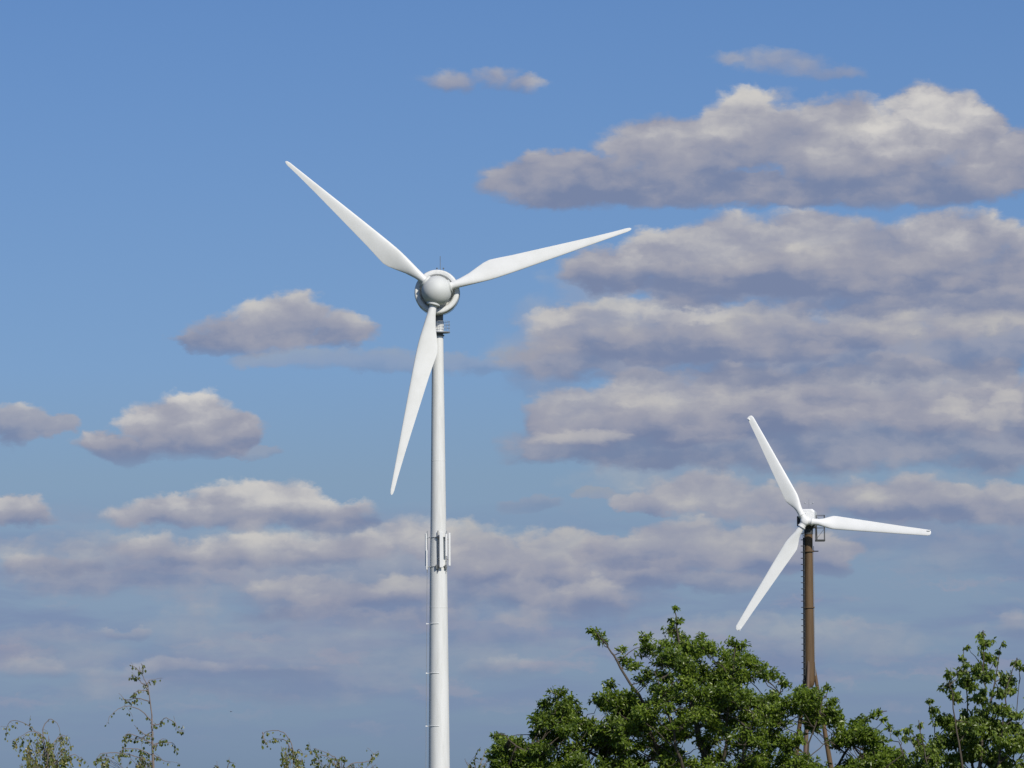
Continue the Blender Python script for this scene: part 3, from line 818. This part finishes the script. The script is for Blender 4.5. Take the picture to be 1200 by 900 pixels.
def cloud(base, H, ells, op=1.0, lit=1.0, soft=.16, kn=.75, dark=1.0, sh=0.0, edge=.60, strat=1.0):
    """one cloud bank: ellipses in photograph pixels -> azimuth / elevation on the sky; base = elevation of the flat underside"""
    global col
    ells = list(ells)
    while len(ells) % 3: ells.append(ells[-1])
    qm = None
    for i in range(0, len(ells), 3):
        tri = ells[i:i+3]; cu = []; cv = []; ia = []; ib = []
        for (x, y, a, b) in tri:
            u, v = UV(x, y); cu.append(u); cv.append(v); ia.append(100/a); ib.append(100/b)
        qx = V_('MULTIPLY_ADD', pu3, ia, [-c*k for c, k in zip(cu, ia)])
        qy = V_('MULTIPLY_ADD', pv3, ib, [-c*k for c, k in zip(cv, ib)])
        q = V_('MULTIPLY_ADD', qx, qx, V_('MULTIPLY', qy, qy))
        qm = q if qm is None else V_('MINIMUM', qm, q)
    a, b, c = SEP(qm)
    f = M_('SUBTRACT', 1.0, M_('SMOOTH_MIN', M_('SMOOTH_MIN', a, b, .3), c, .3))
    fn = M_('MULTIPLY_ADD', nA, kn*2.2, M_('ADD', f, .06))
    vbase = UV((min(e[0] for e in ells)+max(e[0] for e in ells))/2, base)[1]
    h = M_('SUBTRACT', vb, vbase)
    al = M_('MULTIPLY', M_('MULTIPLY', SM(fn, 0, edge), SM(h, -soft, soft*.9)), op)
    t = M_('MULTIPLY_ADD', rel, 1.0, M_('MULTIPLY_ADD', SM(h, .03, .72*H/100), .66, M_('MULTIPLY_ADD', h, .35/(H/100), -.22 + sh)))
    if strat: t = M_('MULTIPLY_ADD', lay, strat, t)
    t = M_('ADD', t, big)
    c1 = MIX(SM(t, -.35, .45), tuple(v*dark for v in C_DARK), C_MID)
    c2 = MIX(SM(t, .30, 1.30), c1, tuple(v*lit for v in C_LIT))
    col = MIX(al, col, c2)

# far (low) banks first, near (high) banks over them
cloud(830, 160, [(430, 750, 330, 50), (900, 750, 260, 36), (60, 760, 120, 30), (300, 800, 260, 30)], .38, .85, edge=1.0, strat=1.8)
cloud(795, 26, [(190, 782, 90, 14), (25, 778, 60, 16), (330, 792, 70, 12), (590, 790, 60, 16)], .45, .9, edge=1.0)
cloud(752, 30, [(1190, 736, 30, 22), (145, 742, 30, 8)], .5, .95, edge=.9)
cloud(735, 160, [(430, 680, 320, 60), (660, 690, 140, 44), (120, 665, 150, 44), (430, 650, 260, 40)], .62, .9, edge=.9, strat=1.8, sh=.05)
cloud(716, 40, [(370, 694, 120, 20), (470, 690, 60, 22), (310, 724, 50, 9), (600, 692, 60, 28), (690, 700, 50, 20)], .7, .92, edge=.8)
cloud(694, 60, [(660, 655, 70, 38), (760, 675, 60, 22), (850, 680, 60, 16), (560, 650, 50, 44)], .8, .88)
cloud(672, 40, [(330, 648, 170, 22), (490, 630, 60, 28), (60, 662, 60, 15), (200, 648, 80, 18), (420, 642, 60, 22)], .78, 1.0, edge=.8)
cloud(676, 62, [(800, 640, 90, 36), (900, 645, 60, 38), (960, 650, 50, 30), (730, 650, 55, 26)], .88, .9)
cloud(626, 52, [(205, 602, 80, 24), (295, 594, 85, 34), (385, 608, 60, 22), (20, 602, 50, 21), (255, 588, 45, 22), (340, 596, 60, 26)], .92, 1.05)
cloud(602, 40, [(622, 594, 42, 12), (698, 580, 32, 9)], .45, .6)
cloud(622, 60, [(830, 578, 90, 28), (930, 586, 80, 28), (1040, 590, 90, 32), (1120, 598, 60, 28), (1195, 590, 60, 30), (760, 590, 50, 14)], .88, .95)
cloud(680, 200, [(1000, 600, 260, 60), (1150, 640, 120, 50), (800, 560, 150, 40)], .38, .85, edge=1.1, strat=1.8)
cloud(560, 190, [(930, 500, 330, 60), (1160, 500, 140, 70), (720, 520, 140, 36)], .85, .6, dark=.95, edge=.7)
cloud(530, 80, [(690, 490, 85, 42), (780, 465, 90, 38), (880, 462, 100, 38), (980, 462, 90, 40), (1060, 452, 80, 42), (1150, 470, 80, 48), (1110, 480, 100, 30), (830, 500, 160, 24), (1220, 480, 60, 50)], .92, .98, dark=.97, sh=-.14, strat=1.5)
cloud(534, 34, [(682, 512, 70, 12), (1120, 472, 40, 14), (1170, 492, 50, 14), (1190, 470, 30, 12)], .42, .95, soft=.3, sh=.18, edge=1.0)
cloud(470, 150, [(660, 400, 90, 60), (690, 340, 60, 50), (640, 440, 70, 40)], .45, .8, edge=1.1)
cloud(465, 170, [(930, 410, 320, 50), (1120, 400, 160, 60), (700, 420, 110, 34)], .85, .6, dark=.97, edge=.8)
cloud(432, 70, [(700, 385, 85, 34), (800, 380, 90, 36), (900, 388, 90, 34), (1010, 380, 90, 34), (1110, 360, 90, 42), (1190, 350, 70, 44), (820, 412, 180, 18)], .85, .93, sh=-.16, strat=1.6)
cloud(415, 40, [(640, 378, 50, 12), (790, 372, 90, 11), (960, 408, 60, 8), (1150, 345, 70, 22)], .6, 1.02, soft=.3, sh=.15, edge=1.0)
cloud(380, 130, [(1000, 330, 260, 44), (1160, 330, 120, 50), (830, 340, 130, 24)], .9, .6, edge=.7)
cloud(355, 92, [(715, 318, 70, 36), (780, 302, 60, 34), (860, 296, 90, 48), (950, 282, 80, 44), (1050, 300, 90, 38), (1115, 280, 80, 40), (1200, 300, 70, 36), (900, 330, 200, 22), (1050, 330, 170, 22)], .95, 1.0, sh=-.12, strat=1.3)
cloud(320, 60, [(1100, 282, 80, 36), (1150, 290, 50, 30), (740, 312, 64, 28)], .6, 1.12, soft=.4, sh=.2, edge=.9)
cloud(249, 150, [(680, 212, 120, 36), (790, 180, 100, 50), (890, 158, 90, 54), (1000, 180, 120, 56), (1090, 138, 70, 46), (1130, 150, 50, 40), (1190, 190, 90, 44), (990, 148, 70, 42), (1050, 215, 170, 34), (820, 222, 220, 26)], .97, 1.03, sh=-.04)
cloud(222, 110, [(1092, 140, 66, 44), (1060, 168, 60, 36), (1128, 158, 46, 44), (1185, 188, 80, 34), (1120, 190, 100, 26)], .75, 1.15, soft=.4, sh=.25, edge=.9)
cloud(100, 42, [(915, 74, 66, 20), (965, 80, 50, 14), (870, 74, 34, 13)], .70, .85, edge=1.3)
cloud(118, 36, [(525, 99, 42, 18), (570, 93, 32, 18), (610, 100, 38, 13)], .85, .95, edge=1.2)
cloud(446, 45, [(430, 425, 120, 16), (540, 425, 66, 14), (340, 420, 90, 12)], .42, .7, edge=.8)
cloud(416, 68, [(280, 390, 72, 28), (335, 378, 66, 34), (400, 390, 52, 30), (240, 402, 44, 14)], .93, .98)
cloud(542, 40, [(300, 526, 40, 10), (185, 532, 90, 10)], .5, .6)
cloud(536, 70, [(225, 498, 66, 40), (190, 502, 50, 34), (136, 522, 42, 22), (258, 505, 46, 30)], .96, 1.1)
cloud(524, 55, [(15, 498, 50, 26), (70, 500, 34, 16)], .85, 1.0)

bg = N('ShaderNodeBackground'); L(col, bg.inputs[0]); bg.inputs[1].default_value = 1.0
wo = N('ShaderNodeOutputWorld'); L(bg.outputs[0], wo.inputs[0])
try: w.cycles.sampling_method = 'MANUAL'; w.cycles.sample_map_resolution = 512
except Exception: pass

# ------------------------------------------------------------------ output
S.view_settings.view_transform = 'Standard'; S.view_settings.look = 'None'
S.view_settings.exposure = 0; S.view_settings.gamma = 1
S.render.film_transparent = False
S.cycles.use_denoising = True
